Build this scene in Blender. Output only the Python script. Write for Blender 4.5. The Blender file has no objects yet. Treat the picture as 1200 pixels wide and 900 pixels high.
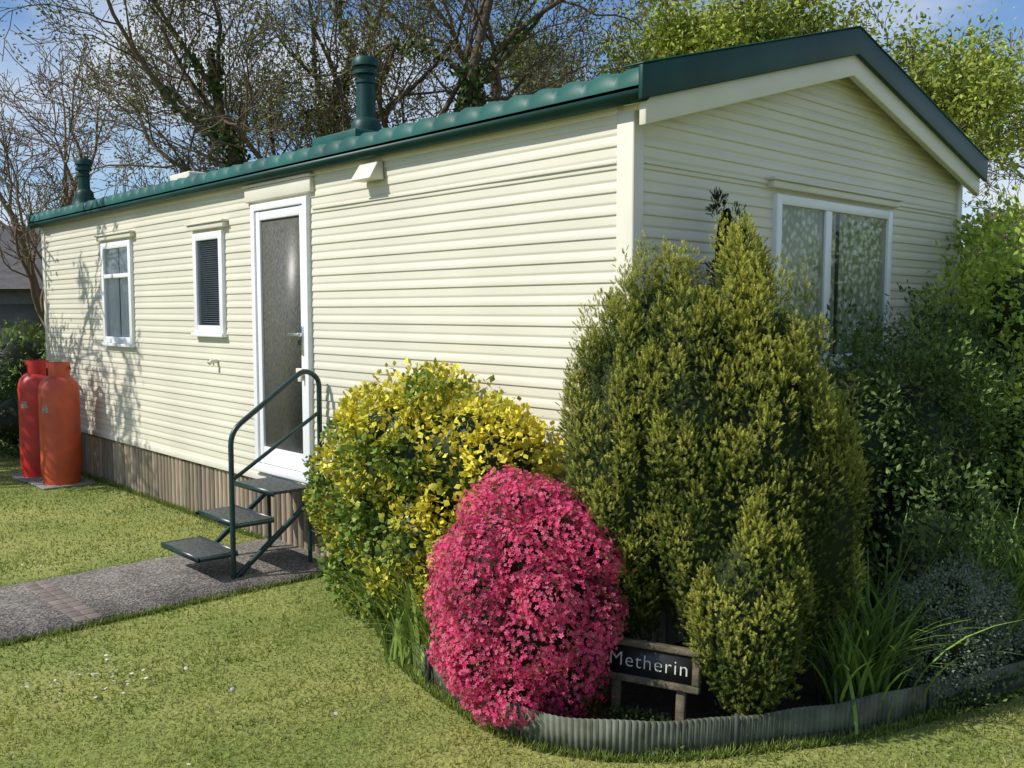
import bpy, bmesh, math
import numpy as np
from mathutils import Vector, Matrix

scene = bpy.context.scene
scene.view_settings.view_transform = 'Standard'
scene.view_settings.look = 'None'
scene.view_settings.exposure = 0
COL = scene.collection

# ------------------------------------------------------------------ materials
def nodes_of(name):
    m = bpy.data.materials.new(name); m.use_nodes = True
    nt = m.node_tree
    return m, nt, nt.nodes['Principled BSDF'], nt.nodes['Material Output']

def simple(name, col, rough=0.5, metal=0.0, spec=0.5, var=0.15, scale=6.0, bump=0.0, bscale=60.0, detail=4, dirt=None):
    m, nt, b, o = nodes_of(name)
    n = nt.nodes; l = nt.links
    tc = n.new('ShaderNodeTexCoord')
    nz = n.new('ShaderNodeTexNoise'); nz.inputs['Scale'].default_value = scale; nz.inputs['Detail'].default_value = detail
    l.new(tc.outputs['Object'], nz.inputs['Vector'])
    cr = n.new('ShaderNodeValToRGB')
    c = np.array(col)
    lo = c*(1-var); hi = np.minimum(c*(1+var), 1)
    cr.color_ramp.elements[0].position = 0.3; cr.color_ramp.elements[1].position = 0.7
    cr.color_ramp.elements[0].color = (*(lo if dirt is None else dirt), 1)
    cr.color_ramp.elements[1].color = (*hi, 1)
    l.new(nz.outputs['Fac'], cr.inputs['Fac']); l.new(cr.outputs['Color'], b.inputs['Base Color'])
    b.inputs['Roughness'].default_value = rough; b.inputs['Metallic'].default_value = metal
    b.inputs['Specular IOR Level'].default_value = spec
    if bump > 0:
        nb = n.new('ShaderNodeTexNoise'); nb.inputs['Scale'].default_value = bscale; nb.inputs['Detail'].default_value = 5
        l.new(tc.outputs['Object'], nb.inputs['Vector'])
        bp = n.new('ShaderNodeBump'); bp.inputs['Strength'].default_value = bump; bp.inputs['Distance'].default_value = 0.01
        l.new(nb.outputs['Fac'], bp.inputs['Height']); l.new(bp.outputs['Normal'], b.inputs['Normal'])
    return m

def leafmat(name, rough=0.5, trans=0.25, spec=0.3):
    m, nt, b, o = nodes_of(name)
    n = nt.nodes; l = nt.links
    at = n.new('ShaderNodeAttribute'); at.attribute_name = 'Col'
    l.new(at.outputs['Color'], b.inputs['Base Color'])
    b.inputs['Roughness'].default_value = rough; b.inputs['Specular IOR Level'].default_value = spec
    if trans > 0:
        t = n.new('ShaderNodeBsdfTranslucent'); l.new(at.outputs['Color'], t.inputs['Color'])
        mx = n.new('ShaderNodeMixShader'); mx.inputs[0].default_value = trans
        l.new(b.outputs[0], mx.inputs[1]); l.new(t.outputs[0], mx.inputs[2]); l.new(mx.outputs[0], o.inputs['Surface'])
    return m

# ------------------------------------------------------------------ mesh builder
class MB:
    def __init__(s): s.V=[]; s.F=[]; s.C=[]; s.n=0
    def add(s, V, F, C=(1,1,1), mat=0):
        V=np.asarray(V,float).reshape(-1,3); F=np.asarray(F,int)
        C=np.asarray(C,float)
        if C.ndim==1: C=np.tile(C,(len(V),1))
        s.V.append(V); s.C.append(C); s.F.append((F+s.n,mat)); s.n+=len(V)
    def box(s, a, b, C=(1,1,1), mat=0):
        x0,y0,z0=a; x1,y1,z1=b
        V=[(x0,y0,z0),(x1,y0,z0),(x1,y1,z0),(x0,y1,z0),(x0,y0,z1),(x1,y0,z1),(x1,y1,z1),(x0,y1,z1)]
        F=[(0,3,2,1),(4,5,6,7),(0,1,5,4),(1,2,6,5),(2,3,7,6),(3,0,4,7)]
        s.add(V,F,C,mat)
    def build(s, name, mats, parent=None, smooth=False, recalc=False, bevel=0, solid=0):
        me=bpy.data.meshes.new(name)
        V=np.concatenate(s.V); C=np.concatenate(s.C)
        lv=[];ls=[];mi=[];st=0;sm=0
        for F,mat in s.F:
            m,k=F.shape
            lv.append(F.reshape(-1)); ls.append(st+np.arange(m)*k); mi.append(np.full(m,mat)); st+=m*k
        lv=np.concatenate(lv); ls=np.concatenate(ls); mi=np.concatenate(mi)
        me.vertices.add(len(V)); me.vertices.foreach_set('co',V.astype(np.float32).ravel())
        me.loops.add(len(lv)); me.loops.foreach_set('vertex_index',lv.astype(np.int32))
        me.polygons.add(len(ls)); me.polygons.foreach_set('loop_start',ls.astype(np.int32))
        me.polygons.foreach_set('material_index',mi.astype(np.int32))
        if smooth: me.polygons.foreach_set('use_smooth',np.ones(len(ls),bool))
        me.update(calc_edges=True)
        at=me.attributes.new('Col','FLOAT_COLOR','POINT')
        c4=np.ones((len(V),4),np.float32); c4[:,:3]=np.clip(C,0,.92); at.data.foreach_set('color',c4.ravel())
        if recalc:
            bm=bmesh.new(); bm.from_mesh(me); bmesh.ops.recalc_face_normals(bm,faces=bm.faces); bm.to_mesh(me); bm.free()
        for m in (mats if isinstance(mats,(list,tuple)) else [mats]): me.materials.append(m)
        ob=bpy.data.objects.new(name,me); COL.objects.link(ob)
        if parent: ob.parent=parent
        if bevel:
            b=ob.modifiers.new('b','BEVEL'); b.width=bevel; b.segments=2; b.limit_method='ANGLE'
        if solid:
            b=ob.modifiers.new('s','SOLIDIFY'); b.thickness=solid; b.offset=0
        return ob

def empty(name):
    e=bpy.data.objects.new(name,None); COL.objects.link(e); return e

def norm(a): return a/np.maximum(np.linalg.norm(a,axis=-1,keepdims=True),1e-9)

def tubes(mb, P, r, sides=6, C=(1,1,1), mat=0):
    P=np.asarray(P,float); r=np.asarray(r,float)
    B,n,_=P.shape
    T=np.empty_like(P); T[:,1:-1]=P[:,2:]-P[:,:-2]; T[:,0]=P[:,1]-P[:,0]; T[:,-1]=P[:,-1]-P[:,-2]; T=norm(T)
    ref=np.tile(np.array([0.31,0.17,0.93]),(B,1)); 
    md=norm(T.mean(1)); par=np.abs((md*ref).sum(1))>0.85; ref[par]=(0.93,0.31,0.1)
    X=norm(np.cross(ref[:,None,:],T)); Y=np.cross(T,X)
    a=np.arange(sides)*2*np.pi/sides
    V=P[:,:,None,:]+r[:,:,None,None]*(np.cos(a)[None,None,:,None]*X[:,:,None,:]+np.sin(a)[None,None,:,None]*Y[:,:,None,:])
    idx=np.arange(B*n*sides).reshape(B,n,sides)
    i0=idx[:,:-1]; i1=idx[:,1:]
    F=np.stack([i0,np.roll(i0,-1,2),np.roll(i1,-1,2),i1],-1).reshape(-1,4)
    Cc=np.asarray(C,float)
    if Cc.ndim==2: Cc=np.repeat(Cc,n*sides,0)
    mb.add(V.reshape(-1,3),F,Cc,mat)

def tube1(mb, pts, r, sides=10, C=(1,1,1), mat=0):
    pts=np.asarray(pts,float)
    tubes(mb,pts[None],np.full((1,len(pts)),r),sides,C,mat)

def round_path(pts, rad=0.06, k=5):
    pts=[Vector(p) for p in pts]; out=[pts[0]]
    for i in range(1,len(pts)-1):
        a=(pts[i-1]-pts[i]); b=(pts[i+1]-pts[i]); ra=min(rad,a.length/2.1,b.length/2.1)
        p0=pts[i]+a.normalized()*ra; p2=pts[i]+b.normalized()*ra
        for j in range(k+1):
            t=j/k; out.append(p0*(1-t)**2+pts[i]*2*t*(1-t)+p2*t*t)
    out.append(pts[-1]); return [tuple(p) for p in out]

def frames(z, rng):
    z=norm(z); r=norm(rng.normal(size=z.shape)); x=norm(np.cross(r,z)); y=np.cross(z,x)
    return np.stack([x,y,z],-1)
def frames_n(z, nn):
    z=norm(z); y=norm(nn-(nn*z).sum(-1,keepdims=True)*z); x=np.cross(y,z)
    return np.stack([x,y,z],-1)

def inst(mb, tv, tf, pos, R, sc, col, tc=None, mat=0):
    tv=np.asarray(tv,float); tf=np.asarray(tf,int); n=len(pos); k=len(tv)
    sc=np.asarray(sc,float)
    if sc.ndim==1: sc=sc[:,None].repeat(3,1)
    V=np.einsum('nij,nkj->nki',R,tv[None]*sc[:,None,:])+pos[:,None,:]
    F=(tf[None]+(np.arange(n)*k)[:,None,None]).reshape(-1,tf.shape[1])
    if tc is None: C=np.repeat(col,k,0)
    else:
        tc=np.asarray(tc,float)
        if tc.ndim==1: tc=tc[:,None].repeat(3,1)
        C=(col[:,None,:]*tc[None]).reshape(-1,3)
    mb.add(V.reshape(-1,3),F,C,mat)

def wob(p, s, seed):
    r=np.random.default_rng(seed); v=np.zeros(len(p))
    for i in range(5):
        k=r.normal(size=3)*s*(1+i*0.5); ph=r.uniform(0,6.28); v+=np.sin(p@k+ph)/(1+i*0.4)
    return np.clip(0.5+v/4.5,0,1)

LEAFV=[(0,0,0),(-.26,.06,.5),(0,0,1),(.26,.06,.5),(0,-.04,.5)]
LEAFF=[(0,3,2,4),(0,4,2,1)]

def ico(sub=3):
    bm=bmesh.new(); bmesh.ops.create_icosphere(bm,subdivisions=sub,radius=1)
    V=np.array([v.co[:] for v in bm.verts]); F=np.array([[v.index for v in f.verts] for f in bm.faces]); bm.free(); return V,F
ICV,ICF=ico(3)

def surf(lobes, n, rng, shell=(0.85,1.05), keep=0.85, zmin=0.02):
    L=np.array(lobes,float)
    area=(L[:,3]*L[:,4]+L[:,3]*L[:,5]+L[:,4]*L[:,5]); p=area/area.sum()
    out=[];nn=[];tot=0;it=0
    while tot<n and it<30:
        it+=1
        m=n*2
        i=rng.choice(len(L),m,p=p); d=norm(rng.normal(size=(m,3)))
        s=rng.uniform(shell[0],shell[1],(m,1))
        q=L[i,:3]+d*L[i,3:]*s
        ok=q[:,2]>zmin
        for j in range(len(L)):
            e=(((q-L[j,:3])/L[j,3:])**2).sum(1); ok&=~((e<keep**2)&(i!=j))
        q=q[ok]; dn=norm(d[ok]/L[i[ok],3:])
        out.append(q); nn.append(dn); tot+=len(q)
        if it>3 and tot==0: break
    return np.concatenate(out)[:n],np.concatenate(nn)[:n]

def core(mb, lobes, s, col, mat=0, noise=0.08):
    for i,l in enumerate(lobes):
        l=np.array(l); k=1+noise*(wob(ICV*3,1.5,i)-0.5)*2
        V=ICV*k[:,None]*l[3:]*s+l[:3]; V[:,2]=np.maximum(V[:,2],0.0)
        mb.add(V,ICF,col,mat)

def sublobes(lobes,n,rr,el,rng,lift=0.0,keep=0.9):
    p,nm=surf(lobes,n,rng,(0.88,1.0),keep)
    r=rng.uniform(rr[0],rr[1],len(p))
    return [(a[0],a[1],a[2]+lift*b,b,b,b*e) for a,b,e in zip(p,r,rng.uniform(el[0],el[1],len(p)))]

# ------------------------------------------------------------------ world / sun / camera
SUN=Vector((-0.42,-0.91,0)).normalized(); EL=math.radians(43)
S=Vector((SUN.x*math.cos(EL),SUN.y*math.cos(EL),math.sin(EL)))
w=bpy.data.worlds.new("World"); scene.world=w; w.use_nodes=True
nt=w.node_tree; n=nt.nodes; l=nt.links; bg=n['Background']
sky=n.new('ShaderNodeTexSky'); sky.sky_type='NISHITA'; sky.sun_disc=False; sky.sun_elevation=EL; sky.sun_rotation=math.radians(205)
sky.air_density=1.0; sky.dust_density=0.3; sky.ozone_density=3.0
tint=n.new('ShaderNodeMix'); tint.data_type='RGBA'; tint.blend_type='MULTIPLY'; tint.inputs['Factor'].default_value=1; tint.inputs[7].default_value=(.84,.93,1.04,1)
l.new(sky.outputs['Color'],tint.inputs[6])
tc=n.new('ShaderNodeTexCoord'); mp=n.new('ShaderNodeMapping'); mp.inputs['Scale'].default_value=(1,1,2.4)
mp.inputs['Location'].default_value=(0.9,0.55,0.1)
nz=n.new('ShaderNodeTexNoise'); nz.inputs['Scale'].default_value=2.4; nz.inputs['Detail'].default_value=7; nz.inputs['Roughness'].default_value=0.5
l.new(tc.outputs['Generated'],mp.inputs['Vector']); l.new(mp.outputs['Vector'],nz.inputs['Vector'])
cr=n.new('ShaderNodeValToRGB'); cr.color_ramp.elements[0].position=0.47; cr.color_ramp.elements[1].position=0.68
l.new(nz.outputs['Fac'],cr.inputs['Fac'])
mx=n.new('ShaderNodeMix'); mx.data_type='RGBA'
l.new(cr.outputs['Color'],mx.inputs['Factor']); l.new(tint.outputs[2],mx.inputs[6]); mx.inputs[7].default_value=(6.2,6.5,6.9,1)
l.new(mx.outputs[2],bg.inputs['Color']); bg.inputs['Strength'].default_value=0.13

sl=bpy.data.lights.new('sun','SUN'); sl.energy=5.0; sl.angle=math.radians(0.5); sl.color=(1,0.96,0.89)
so=bpy.data.objects.new('sun',sl); COL.objects.link(so); so.rotation_mode='QUATERNION'; so.rotation_quaternion=S.to_track_quat('Z','Y'); so.location=(-10,-15,20)

cam=bpy.data.cameras.new('camera'); co=bpy.data.objects.new('camera',cam); COL.objects.link(co); scene.camera=co
co.location=(2.832,-3.386,1.72); co.rotation_euler=(math.radians(85.6),0,math.radians(47.1))
cam.sensor_width=36; cam.lens=33.03; cam.clip_end=2000; cam.clip_start=0.05

# ------------------------------------------------------------------ shared materials
M_cream=simple('cream_cladding',(0.64,0.61,0.495),0.42,var=0.06,scale=1.3,bump=0.03,bscale=40)
M_trim=simple('cream_trim',(0.66,0.63,0.52),0.4,var=0.05,scale=3)
M_green=simple('green_roof_metal',(0.005,0.042,0.034),0.45,spec=.3,var=0.3,scale=3,bump=0.05)
M_roof=simple('green_roof_tiles',(0.010,0.085,0.068),0.5,spec=.35,var=0.35,scale=2,bump=0.05)
M_white=simple('white_upvc',(0.78,0.79,0.80),0.3,var=0.03)
M_leaf=leafmat('leaf')
M_conif=leafmat('conifer_needles',0.6,0.25,0.15)
M_dark=simple('dark_interior',(0.05,0.045,0.04),0.8)

m,nt_,b,o=nodes_of('window_glass'); n=nt_.nodes; l=nt_.links
tr=n.new('ShaderNodeBsdfTransparent'); gl=n.new('ShaderNodeBsdfGlossy'); gl.inputs['Roughness'].default_value=0.02
lw=n.new('ShaderNodeFresnel'); lw.inputs['IOR'].default_value=1.5
mxs=n.new('ShaderNodeMixShader'); l.new(lw.outputs[0],mxs.inputs[0]); l.new(tr.outputs[0],mxs.inputs[1]); l.new(gl.outputs[0],mxs.inputs[2]); l.new(mxs.outputs[0],o.inputs['Surface'])
M_glass=m
m,nt_,b,o=nodes_of('obscure_door_glass'); n=nt_.nodes; l=nt_.links
tc=n.new('ShaderNodeTexCoord'); mp=n.new('ShaderNodeMapping'); mp.inputs['Scale'].default_value=(130,130,40)
l.new(tc.outputs['Object'],mp.inputs['Vector'])
v=n.new('ShaderNodeTexNoise'); v.inputs['Scale'].default_value=1.0; v.inputs['Detail'].default_value=3; l.new(mp.outputs[0],v.inputs['Vector'])
cr=n.new('ShaderNodeValToRGB'); cr.color_ramp.elements[0].color=(0.06,0.06,0.052,1); cr.color_ramp.elements[1].color=(0.15,0.145,0.12,1)
cr.color_ramp.elements[0].position=.35; cr.color_ramp.elements[1].position=.7
l.new(v.outputs['Fac'],cr.inputs['Fac']); l.new(cr.outputs[0],b.inputs['Base Color']); b.inputs['Roughness'].default_value=0.38; b.inputs['Specular IOR Level'].default_value=.25
bp=n.new('ShaderNodeBump'); bp.inputs['Strength'].default_value=0.12; bp.inputs['Distance'].default_value=0.004
l.new(v.outputs['Fac'],bp.inputs['Height']); l.new(bp.outputs[0],b.inputs['Normal'])
M_dglass=m
def lace(name,c0,c1,scale):
    m,nt_,b,o=nodes_of(name); n=nt_.nodes; l=nt_.links
    tc=n.new('ShaderNodeTexCoord'); v=n.new('ShaderNodeTexVoronoi'); v.inputs['Scale'].default_value=scale
    nz=n.new('ShaderNodeTexNoise'); nz.inputs['Scale'].default_value=scale*0.6; nz.inputs['Detail'].default_value=4
    l.new(tc.outputs['Object'],nz.inputs['Vector']); 
    va=n.new('ShaderNodeVectorMath'); va.operation='MULTIPLY_ADD'; va.inputs[1].default_value=(0.06,0.06,0.06); l.new(nz.outputs['Color'],va.inputs[0]); l.new(tc.outputs['Object'],va.inputs[2]); l.new(va.outputs[0],v.inputs['Vector'])
    cr=n.new('ShaderNodeValToRGB'); cr.color_ramp.elements[0].color=(*c1,1); cr.color_ramp.elements[1].color=(*c0,1)
    cr.color_ramp.elements[0].position=.15; cr.color_ramp.elements[1].position=.6
    l.new(v.outputs['Distance'],cr.inputs['Fac']); l.new(cr.outputs[0],b.inputs['Base Color']); b.inputs['Roughness'].default_value=.9
    return m
M_lace=lace('lace_curtain',(0.30,0.36,0.24),(0.88,0.90,0.80),22)
M_net=simple('net_curtain',(0.86,0.87,0.88),0.9,var=0.05,scale=8)

# ------------------------------------------------------------------ static caravan
car=empty('static_caravan')
LX=-8.49; WY=3.63; ZB=0.49; ZE=2.70; SL=0.28
PROF=[(0.0,0.006),(0.002,0.0125),(0.006,0.0135),(0.040,0.010),(0.046,0.0065),(0.052,0.0065),(0.057,0.010),(0.066,0.0105),(0.103,0.006)]
PER=0.105
def zrows(z0,z1):
    r=[]; k=int(math.floor((z0-ZB)/PER))-1
    while ZB+k*PER<z1+PER:
        for a,o_ in PROF: r.append((ZB+k*PER+a,o_))
        k+=1
    zz=np.array([a for a,_ in r]); oo=np.array([b_ for _,b_ in r])
    ins=(zz>z0+1e-4)&(zz<z1-1e-4)
    return [(z0,float(np.interp(z0,zz,oo)))]+[(float(a),float(b_)) for a,b_ in zip(zz[ins],oo[ins])]+[(z1,float(np.interp(z1,zz,oo)))]
MAPL=lambda u,o_,z:(u,-o_,z)
MAPG=lambda u,o_,z:(o_,u,z)
def clad(mb,mp_,u0,u1,z0,z1,lim=None):
    rows=zrows(z0,z1)
    if lim is None:
        us=np.linspace(u0,u1,max(2,int((u1-u0)/.25)+1)); V=[];k=len(us)
        for z,o_ in rows:
            for u in us: V.append(mp_(u,o_+.0016*math.sin(u*3.1+z*5)+.001*math.sin(u*7.3-z*9),z))
        F=[(i*k+j,i*k+j+1,(i+1)*k+j+1,(i+1)*k+j) for i in range(len(rows)-1) for j in range(k-1)]
    else:
        V=[];F=[]
        for z,o_ in rows:
            a,b_=lim(z)
            V+= [mp_(a,o_,z),mp_(b_,o_,z)]
        for i in range(len(rows)-1): F.append((2*i,2*i+1,2*i+3,2*i+2))
    mb.add(V,F)
def wall(name,mp_,u0,u1,z0,z1,ops,extra=None):
    mb=MB(); us=sorted({u0,u1}|{o_[0] for o_ in ops}|{o_[1] for o_ in ops})
    for a,b_ in zip(us[:-1],us[1:]):
        op=[o_ for o_ in ops if o_[0]<=a+1e-6 and o_[1]>=b_-1e-6]
        if op:
            o_=op[0]
            if o_[2]>z0: clad(mb,mp_,a,b_,z0,o_[2])
            clad(mb,mp_,a,b_,o_[3],z1)
        else: clad(mb,mp_,a,b_,z0,z1)
    if extra: extra(mb)
    return mb.build(name,M_cream,car)
DOOR=(-3.59,-2.81,0.575,2.50); W1=(-4.59,-4.09,1.56,2.34); W2=(-6.66,-5.94,1.43,2.37)
wall('side_wall',MAPL,LX,0,ZB,ZE,[DOOR,W1,W2])
GW=(1.18,2.53,1.42,2.35)
def gab(mb):
    clad(mb,MAPG,0,WY,ZE,ZE+SL*WY/2-0.005,lim=lambda z:((z-ZE)/SL,WY-(z-ZE)/SL))
wall('gable_wall',MAPG,0,WY,ZB,ZE,[GW],gab)
mb=MB(); mb.box((LX,WY,ZB),(0,WY+.02,ZE)); mb.box((LX-.02,0,ZB),(LX,WY,ZE)); mb.box((LX,.03,ZB),(0,WY,ZB+.05))
hh=ZE+SL*WY/2
mb.add([(LX-.01,0,ZE),(LX-.01,WY,ZE),(LX-.01,WY/2,hh)],[(0,1,2)])
mb.box((LX,1.9,ZB+.06),(-.0,1.93,ZE),mat=1)
mb.box((-2.2,0.03,ZB+.06),(-2.17,1.88,ZE),mat=1)
mb.build('rear_walls',[M_cream,M_dark],car)

def boxes(name,mp_,bl,mat,bevel=0.004,parent=car):
    mb=MB()
    for (u0,o0,z0,u1,o1,z1) in bl:
        c=[mp_(u,o_,z) for u in (u0,u1) for o_ in (o0,o1) for z in (z0,z1)]
        mb.add(c,[(0,1,3,2),(4,6,7,5),(0,4,5,1),(2,3,7,6),(0,2,6,4),(1,5,7,3)])
    return mb.build(name,mat,parent,recalc=True,bevel=bevel)
boxes('corner_trim_near',MAPL,[(-0.075,-0.0,ZB-.01,0.024,0.024,ZE+.0)],M_trim)
boxes('corner_trim_near_end',MAPG,[(-0.022,-.03,ZB-.01,0.052,0.0265,ZE+.0)],M_trim)
boxes('corner_trim_far',MAPL,[(LX-.03,-0.03,ZB-.01,LX+0.05,0.024,ZE)],M_trim)
boxes('corner_trim_back',MAPG,[(WY-.05,-.02,ZB-.01,WY+0.024,0.024,ZE)],M_trim)
boxes('joint_strip_side',MAPL,[(-2.77,0.002,2.405,-0.077,0.021,2.425)],M_trim,0.003)
boxes('joint_strip_gable',MAPG,[(0.055,0.002,2.405,WY-.052,0.021,2.425)],M_trim,0.003)
boxes('base_strip_side',MAPL,[(LX+.05,-0.01,ZB-.03,-.077,0.024,ZB+.02)],M_trim,0.003)
boxes('base_strip_gable',MAPG,[(0.055,-0.01,ZB-.03,WY-.052,0.024,ZB+.02)],M_trim,0.003)

def window(name,mp_,op,fw=0.045,muls=(),trans=(),hood=True,curt=None,pleat=30,out=0.04,amp=0.008,gap=None):
    u0,u1,z0,z1=op
    bl=[(u0-.01,-.05,z0-.01,u0+fw,out,z1+.01),(u1-fw,-.05,z0-.01,u1+.01,out,z1+.01),
        (u0+fw,-.05,z1-fw,u1-fw,out-.002,z1+.01),(u0+fw,-.05,z0-.01,u1-fw,out-.002,z0+fw)]
    for m_ in muls: bl.append((m_-.035,-.045,z0+fw,m_+.035,out-.004,z1-fw))
    for m_,a,b_ in trans: bl.append((a,-.045,m_-.02,b_,out-.006,m_+.02))
    boxes(name+'_frame',mp_,bl,M_white,0.004)
    boxes(name+'_sill',mp_,[(u0-.03,0.0,z0-.04,u1+.03,out+.022,z0-.012)],M_white,0.004)
    if hood: boxes(name+'_hood',mp_,[(u0-.07,0.0,z1+.035,u1+.07,0.055,z1+.075),(u0-.085,0.0,z1+.0755,u1+.085,0.07,z1+.09)],M_trim,0.004)
    mb=MB(); mb.add([mp_(u0,.022,z0),mp_(u1,.022,z0),mp_(u1,.022,z1),mp_(u0,.022,z1)],[(0,1,2,3)])
    mb.build(name+'_glass',M_glass,car)
    if curt is None: return
    mb=MB()
    for (c0,c1) in ([(u0,u1)] if gap is None else [(u0,gap-.03),(gap+.03,u1)]):
        N=140; us=np.linspace(c0,c1,N); V=[]
        for i,u in enumerate(us):
            a=amp*math.sin(pleat*(u-u0)+.6*math.sin(9*u))+amp*.4*math.sin(pleat*2.3*(u-u0)+1)
            for z in (z0-.02,z1+.02): V.append(mp_(u,-.008+a,z))
        F=[(2*i,2*i+2,2*i+3,2*i+1) for i in range(N-1)]
        mb.add(V,F)
    mb.build(name+'_curtain',curt,car,smooth=True)
window('gable_window',MAPG,GW,muls=(1.74,),curt=M_lace,pleat=18,amp=.003)
u0,u1,z0,z1=W1
window('small_window',MAPL,W1,fw=.05)
bl=[(u0+.02,-.018,z,u1-.02,-.004,z+.009) for z in np.arange(z0+.05,z1-.04,.017)]
boxes('small_window_blind',MAPL,bl,simple('blind',(.6,.61,.63),.5),0)
boxes('small_window_dark',MAPL,[(u0,-.09,z0,u1,-.08,z1)],M_dark,0)
window('bedroom_window',MAPL,W2,muls=(),trans=((2.06,-6.61,-5.99),),curt=M_net,pleat=60,fw=.05,amp=.007,gap=-6.33)
u0,u1,z0,z1=DOOR
boxes('door_frame',MAPL,[(u0-.005,-.05,z0,u0+.05,.045,z1),(u1-.05,-.05,z0,u1+.005,.045,z1),(u0+.05,-.05,z1-.05,u1-.05,.043,z1),(u0-.02,-.05,z0-.035,u1+.02,.07,z0+.02)],M_white,.005)
boxes('door_leaf',MAPL,[(u0+.054,-.02,z0+.024,u0+.11,.032,z1-.054),(u1-.11,-.02,z0+.024,u1-.054,.032,z1-.054),(u0+.11,-.02,z1-.12,u1-.11,.030,z1-.054),(u0+.11,-.02,z0+.024,u1-.11,.030,z0+.15)],M_white,.006)
boxes('door_glass',MAPL,[(u0+.10,.0,z0+.14,u1-.10,.014,z1-.11)],M_dglass,0)
boxes('door_handle',MAPL,[(-2.905,.032,1.42,-2.875,.04,1.62),(-2.90,.04,1.55,-2.88,.075,1.575),(-3.02,.062,1.552,-2.88,.078,1.573)],simple('chrome',(.6,.6,.6),.25,metal=.9),.003)
boxes('door_lock_box',MAPL,[(-2.95,.034,1.27,-2.87,.06,1.33),(-2.90,.06,1.24,-2.86,.075,1.31)],M_trim,.004)
boxes('door_canopy',MAPL,[(u0-.09,.0,z1+.02,u1+.06,.045,z1+.125),(u0-.10,.0,z1+.1255,u1+.07,.062,z1+.145)],M_trim,.008)
mb=MB(); a=[(-2.14,-.02,2.52),(-1.93,-.02,2.52),(-1.93,-.13,2.52),(-2.14,-.13,2.52),(-2.13,-.02,2.64),(-1.94,-.02,2.64),(-1.94,-.06,2.63),(-2.13,-.06,2.63)]
mb.add(a,[(0,1,2,3),(4,7,6,5),(0,4,5,1),(1,5,6,2),(2,6,7,3),(3,7,4,0)]); mb.build('wall_vent_cowl',M_trim,car,recalc=True,bevel=.006)
mb=MB(); tube1(mb,[(-4.25,-.01,1.33),(-4.25,-.06,1.33),(-4.25,-.085,1.31)],.018); tube1(mb,[(-4.34,-.01,1.34),(-4.34,-.045,1.33)],.014); mb.build('overflow_pipe',M_trim,car,smooth=True)

mb=MB()
X=np.arange(LX-.10,.145,.0175)
for side in (0,1):
    T=.34; sl_len=WY/2+.11
    d=0.0
    rows=[]
    while d<sl_len:
        rows.append((d,.034)); rows.append((min(d+T-.004,sl_len),.004)); d+=T
    V=[]
    for d,off in rows:
        y=-.11+d; z=2.768+SL*y+off
        zz=z+.038*np.abs(np.sin(X*np.pi/.19))**.8-.012
        yy=y if side==0 else WY-y
        V.append(np.stack([X,np.full_like(X,yy),zz],1))
    y=-.112; zz=2.765+SL*y-.02+0*X
    V.insert(0,np.stack([X,np.full_like(X,y if side==0 else WY-y),zz],1))
    nr=len(V); nx=len(X); idx=np.arange(nr*nx).reshape(nr,nx)
    F=np.stack([idx[:-1,:-1],idx[:-1,1:],idx[1:,1:],idx[1:,:-1]],-1).reshape(-1,4)
    mb.add(np.concatenate(V),F)
mb.build('roof_tiles',M_roof,car)
mb=MB()
ridge_z=2.765+SL*WY/2
a=np.linspace(-1,1,7)
V=[];
for x in (LX-.12,.12):
    for t in a: V.append((x,WY/2+t*.10,ridge_z+.055-abs(t)**1.5*.03+.01))
F=[(i,i+1,i+8,i+7) for i in range(6)]
mb.add(V,F); mb.build('ridge_cap',M_green,car,smooth=True)
def sloped(name,x0,x1,dz0,dz1,mat,y0=-.12):
    mb=MB(); 
    yl=[y0,WY/2,WY-y0]
    V=[]
    for y in yl:
        zb=2.765+SL*min(y,WY-y)
        for x in (x0,x1):
            for dz in (dz0,dz1): V.append((x,y,zb+dz))
    F=[]
    for i in range(2):
        o_=i*4; F+=[(o_,o_+4,o_+5,o_+1),(o_+2,o_+3,o_+7,o_+6),(o_+1,o_+5,o_+7,o_+3),(o_,o_+2,o_+6,o_+4)]
    F+=[(0,1,3,2),(8,10,11,9)]
    mb.add(V,F); return mb.build(name,mat,car,recalc=True,bevel=.006)
sloped('barge_board_green',.128,.155,-.085,.066,M_green)
sloped('barge_cap_green',.03,.160,.0665,.076,M_green)
sloped('barge_board_cream',.085,.126,-.200,-.06,M_trim,y0=-.06)
sloped('soffit_gable',-.01,.084,-.10,-.085,M_trim,y0=-.06)
sloped('barge_board_far',LX-.14,LX-.11,-.09,.052,M_green)
boxes('eaves_fascia',MAPL,[(LX-.1,.0,2.60+.03,.084,.022,2.72)],M_trim,.003)
mb=MB()
ang=np.linspace(math.pi,2*math.pi,9)
V=[(x,-.072+.044*math.cos(t),2.698+.046*math.sin(t)) for x in (LX-.13,.127) for t in ang]
F=[(i,i+1,i+10,i+9) for i in range(8)]
mb.add(V,F)
mb.add([V[i] for i in range(9)],[tuple(range(9))]) ; mb.add([V[9+i] for i in range(9)],[tuple(range(9))])
mb.build('gutter',M_green,car,solid=.004)
mb=MB(); V=[(x,WY+.085-.058*math.cos(t),2.735+.062*math.sin(t)) for x in (LX-.13,.127) for t in ang]; mb.add(V,F); mb.build('gutter_rear',M_green,car,solid=.004)

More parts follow.
